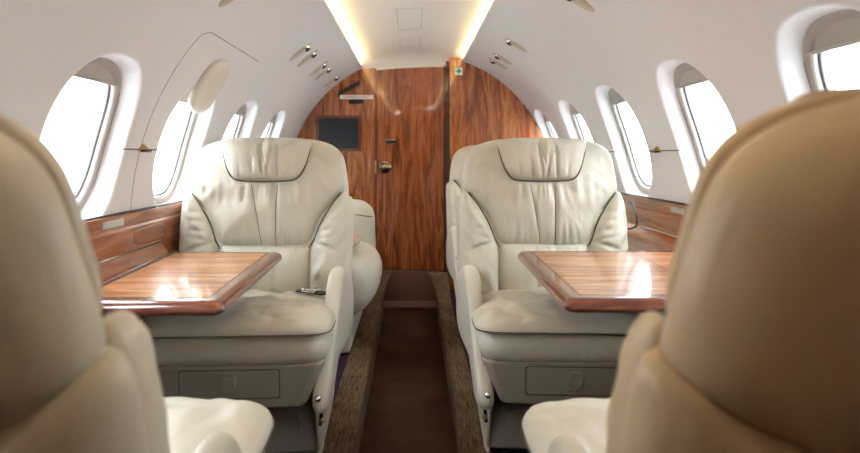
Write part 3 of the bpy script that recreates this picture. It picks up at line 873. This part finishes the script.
        puff('side_skirt', sk, sm, 0.012, 0.012, M['plastic2'], t, a=14, b=2, N=100, MR=12, c=(-0.1, 0.3))
    return t
GA = 'matching leather cabin armchairs'
ch = make_chair()
ch.location = (-0.538, 2.10, 0); ch.rotation_euler = (0, 0, radians(3))
ch['label'] = 'cream leather armchair behind the left table, facing the viewer'; ch['group'] = GA
c2 = dup(ch, (0.486, 2.125, 0), radians(-2.5), 'cream leather armchair behind the right table, facing the viewer', GA)
for o in c2.children:
    if o.name.startswith('drawer.') or o.name == 'drawer': text_mesh('drawer_lettering', 'LIFE VEST', 0.011, M['black'], o, (0, -0.4915, 0.380), (pi/2, 0, 0))
c3 = dup(ch, (0.515, 3.25, 0), radians(-2), 'cream leather armchair farthest back on the right, half hidden behind another', GA)
TILT = radians(17)
prev = make_chair(); prev['category'] = 'armchair'; prev['group'] = GA
prev.location = (-0.550, 0.60, 0); prev.rotation_euler = (0, 0, pi - radians(1.5))
prev['label'] =\
    ( 'beige leather armchair back at the left edge, seen from behind')
c4 = prev
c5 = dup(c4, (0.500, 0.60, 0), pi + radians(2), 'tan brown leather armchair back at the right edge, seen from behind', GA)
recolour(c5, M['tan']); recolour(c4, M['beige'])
for c_ in (c4, c5):   # seat cushions stay cream
    for o in c_.children:
        if o.name.startswith('seat_cushion') or o.name.startswith('cushion_boxing'):
            o.material_slots[0].link = 'OBJECT'; o.material_slots[0].material = M['cream']

# seat belt buckle on the left seat
t = thing('seat_belt', 'dark seat belt with a metal buckle lying at the back of the left seat', 'seat belt', (-0.345, 1.95, 0.585))
boxobj('belt_strap', -0.05, 0.06, -0.018, 0.018, 0.0, 0.006, M['blackrub'], t, 0.002)
boxobj('buckle', -0.025, 0.03, -0.020, 0.020, 0.004, 0.016, M['chrome'], t, 0.004)
for o in t.children: o.rotation_euler = (0, 0, radians(-25))

# ------------------------------------------------------------ side-facing divan on the left, beyond the left seat
t = thing('divan', 'cream leather side-facing seat beyond the left armchair, bulging into the aisle', 'divan', (-0.5, 2.95, FLOOR_Z))
def dv(x, y, z): return Vector((x + 0.5, y - 2.95, z - FLOOR_Z))
fo = [(-0.80, 0.47), (-0.60, 0.585), (-0.40, 0.60), (-0.23, 0.575), (-0.165, 0.50), (-0.165, 0.40), (-0.205, 0.31), (-0.285, 0.25), (-0.45, 0.25), (-0.80, 0.27)]
def dmp(x, z, w): return dv(x, 3.02 + w, z)
def d_dv(x, z, r, s): return 0.004*nz(x*8, z*8, 3)
puff('divan_cushion', fo, dmp, 0.32, 0.34, M['cream'], t, a=5, b=2, N=120, MR=30, disp=d_dv)
boxobj('divan_base', -0.33+0.5, -0.75+0.5+0.5*0-0.0, 2.70-2.95, 3.38-2.95, 0, 0.26, M['plastic2'], t, 0.02) if False else None
boxobj('divan_base', -0.82+0.5, -0.29+0.5, -0.27, 0.42, 0.0, 0.20, M['plastic2'], t, 0.02)
ro = [(-0.84, 0.40), (-0.84, 0.76), (-0.60, 0.80), (-0.36, 0.79), (-0.28, 0.775), (-0.232, 0.72), (-0.222, 0.62), (-0.235, 0.45), (-0.4, 0.40)]
def rmp(x, z, w): return dv(x, 3.45 + w, z)
puff('divan_end_bolster', ro, rmp, 0.06, 0.06, M['cream'], t, a=5, N=100, MR=18)
P = [tuple(rmp(x, z, -0.052)) for x, z in ((-0.5, 0.715), (-0.36, 0.705), (-0.28, 0.695), (-0.235, 0.69))]
tube('seam_piping', P, 0.003, M['pip'], t, n=20)
ru = puff('cloth_cushion', [(-0.36,0.60),(-0.30,0.665),(-0.25,0.665),(-0.235,0.62),(-0.29,0.59)], lambda x, z, w: Vector((x+0.36, w, z-0.59)), 0.09, 0.09, M['fabric_print'], N=50, MR=12)
ru.location = (-0.385, 2.86, 0.590)
tag(ru, 'small pinkish-brown cloth cushion poking out beside the left armchair back', 'cushion')

# ------------------------------------------------------------ world, light, camera
w = bpy.data.worlds.new('world'); S.world = w; w.use_nodes = True
bg = w.node_tree.nodes['Background']
wn_, wl_ = w.node_tree.nodes, w.node_tree.links
tc = wn_.new('ShaderNodeTexCoord'); sx = wn_.new('ShaderNodeSeparateXYZ'); wl_.new(tc.outputs['Generated'], sx.inputs[0])
mr = wn_.new('ShaderNodeMapRange'); mr.inputs['From Min'].default_value = -0.05; mr.inputs['From Max'].default_value = 0.6
mr.inputs['To Min'].default_value = 9.0; mr.inputs['To Max'].default_value = 20.0
wl_.new(sx.outputs['Z'], mr.inputs['Value']); wl_.new(mr.outputs['Result'], bg.inputs['Strength'])
bg.inputs['Color'].default_value = (0.88, 0.94, 1.0, 1)
cam = bpy.data.cameras.new('camera'); co = bpy.data.objects.new('camera', cam); C.objects.link(co)
co.location = (0, 0, EYE); co.rotation_euler = (pi/2, 0, 0)
cam.sensor_width = 36; cam.lens = 24; cam.clip_start = 0.02
cam.shift_x = 18/860; cam.shift_y = -70.5/860
cam.dof.use_dof = True; cam.dof.focus_distance = 2.2; cam.dof.aperture_fstop = 3.2
S.camera = co
vs = S.view_settings
vs.view_transform = 'Standard'; vs.look = 'None'; vs.exposure = 0.08; vs.gamma = 1; vs.use_curve_mapping = False
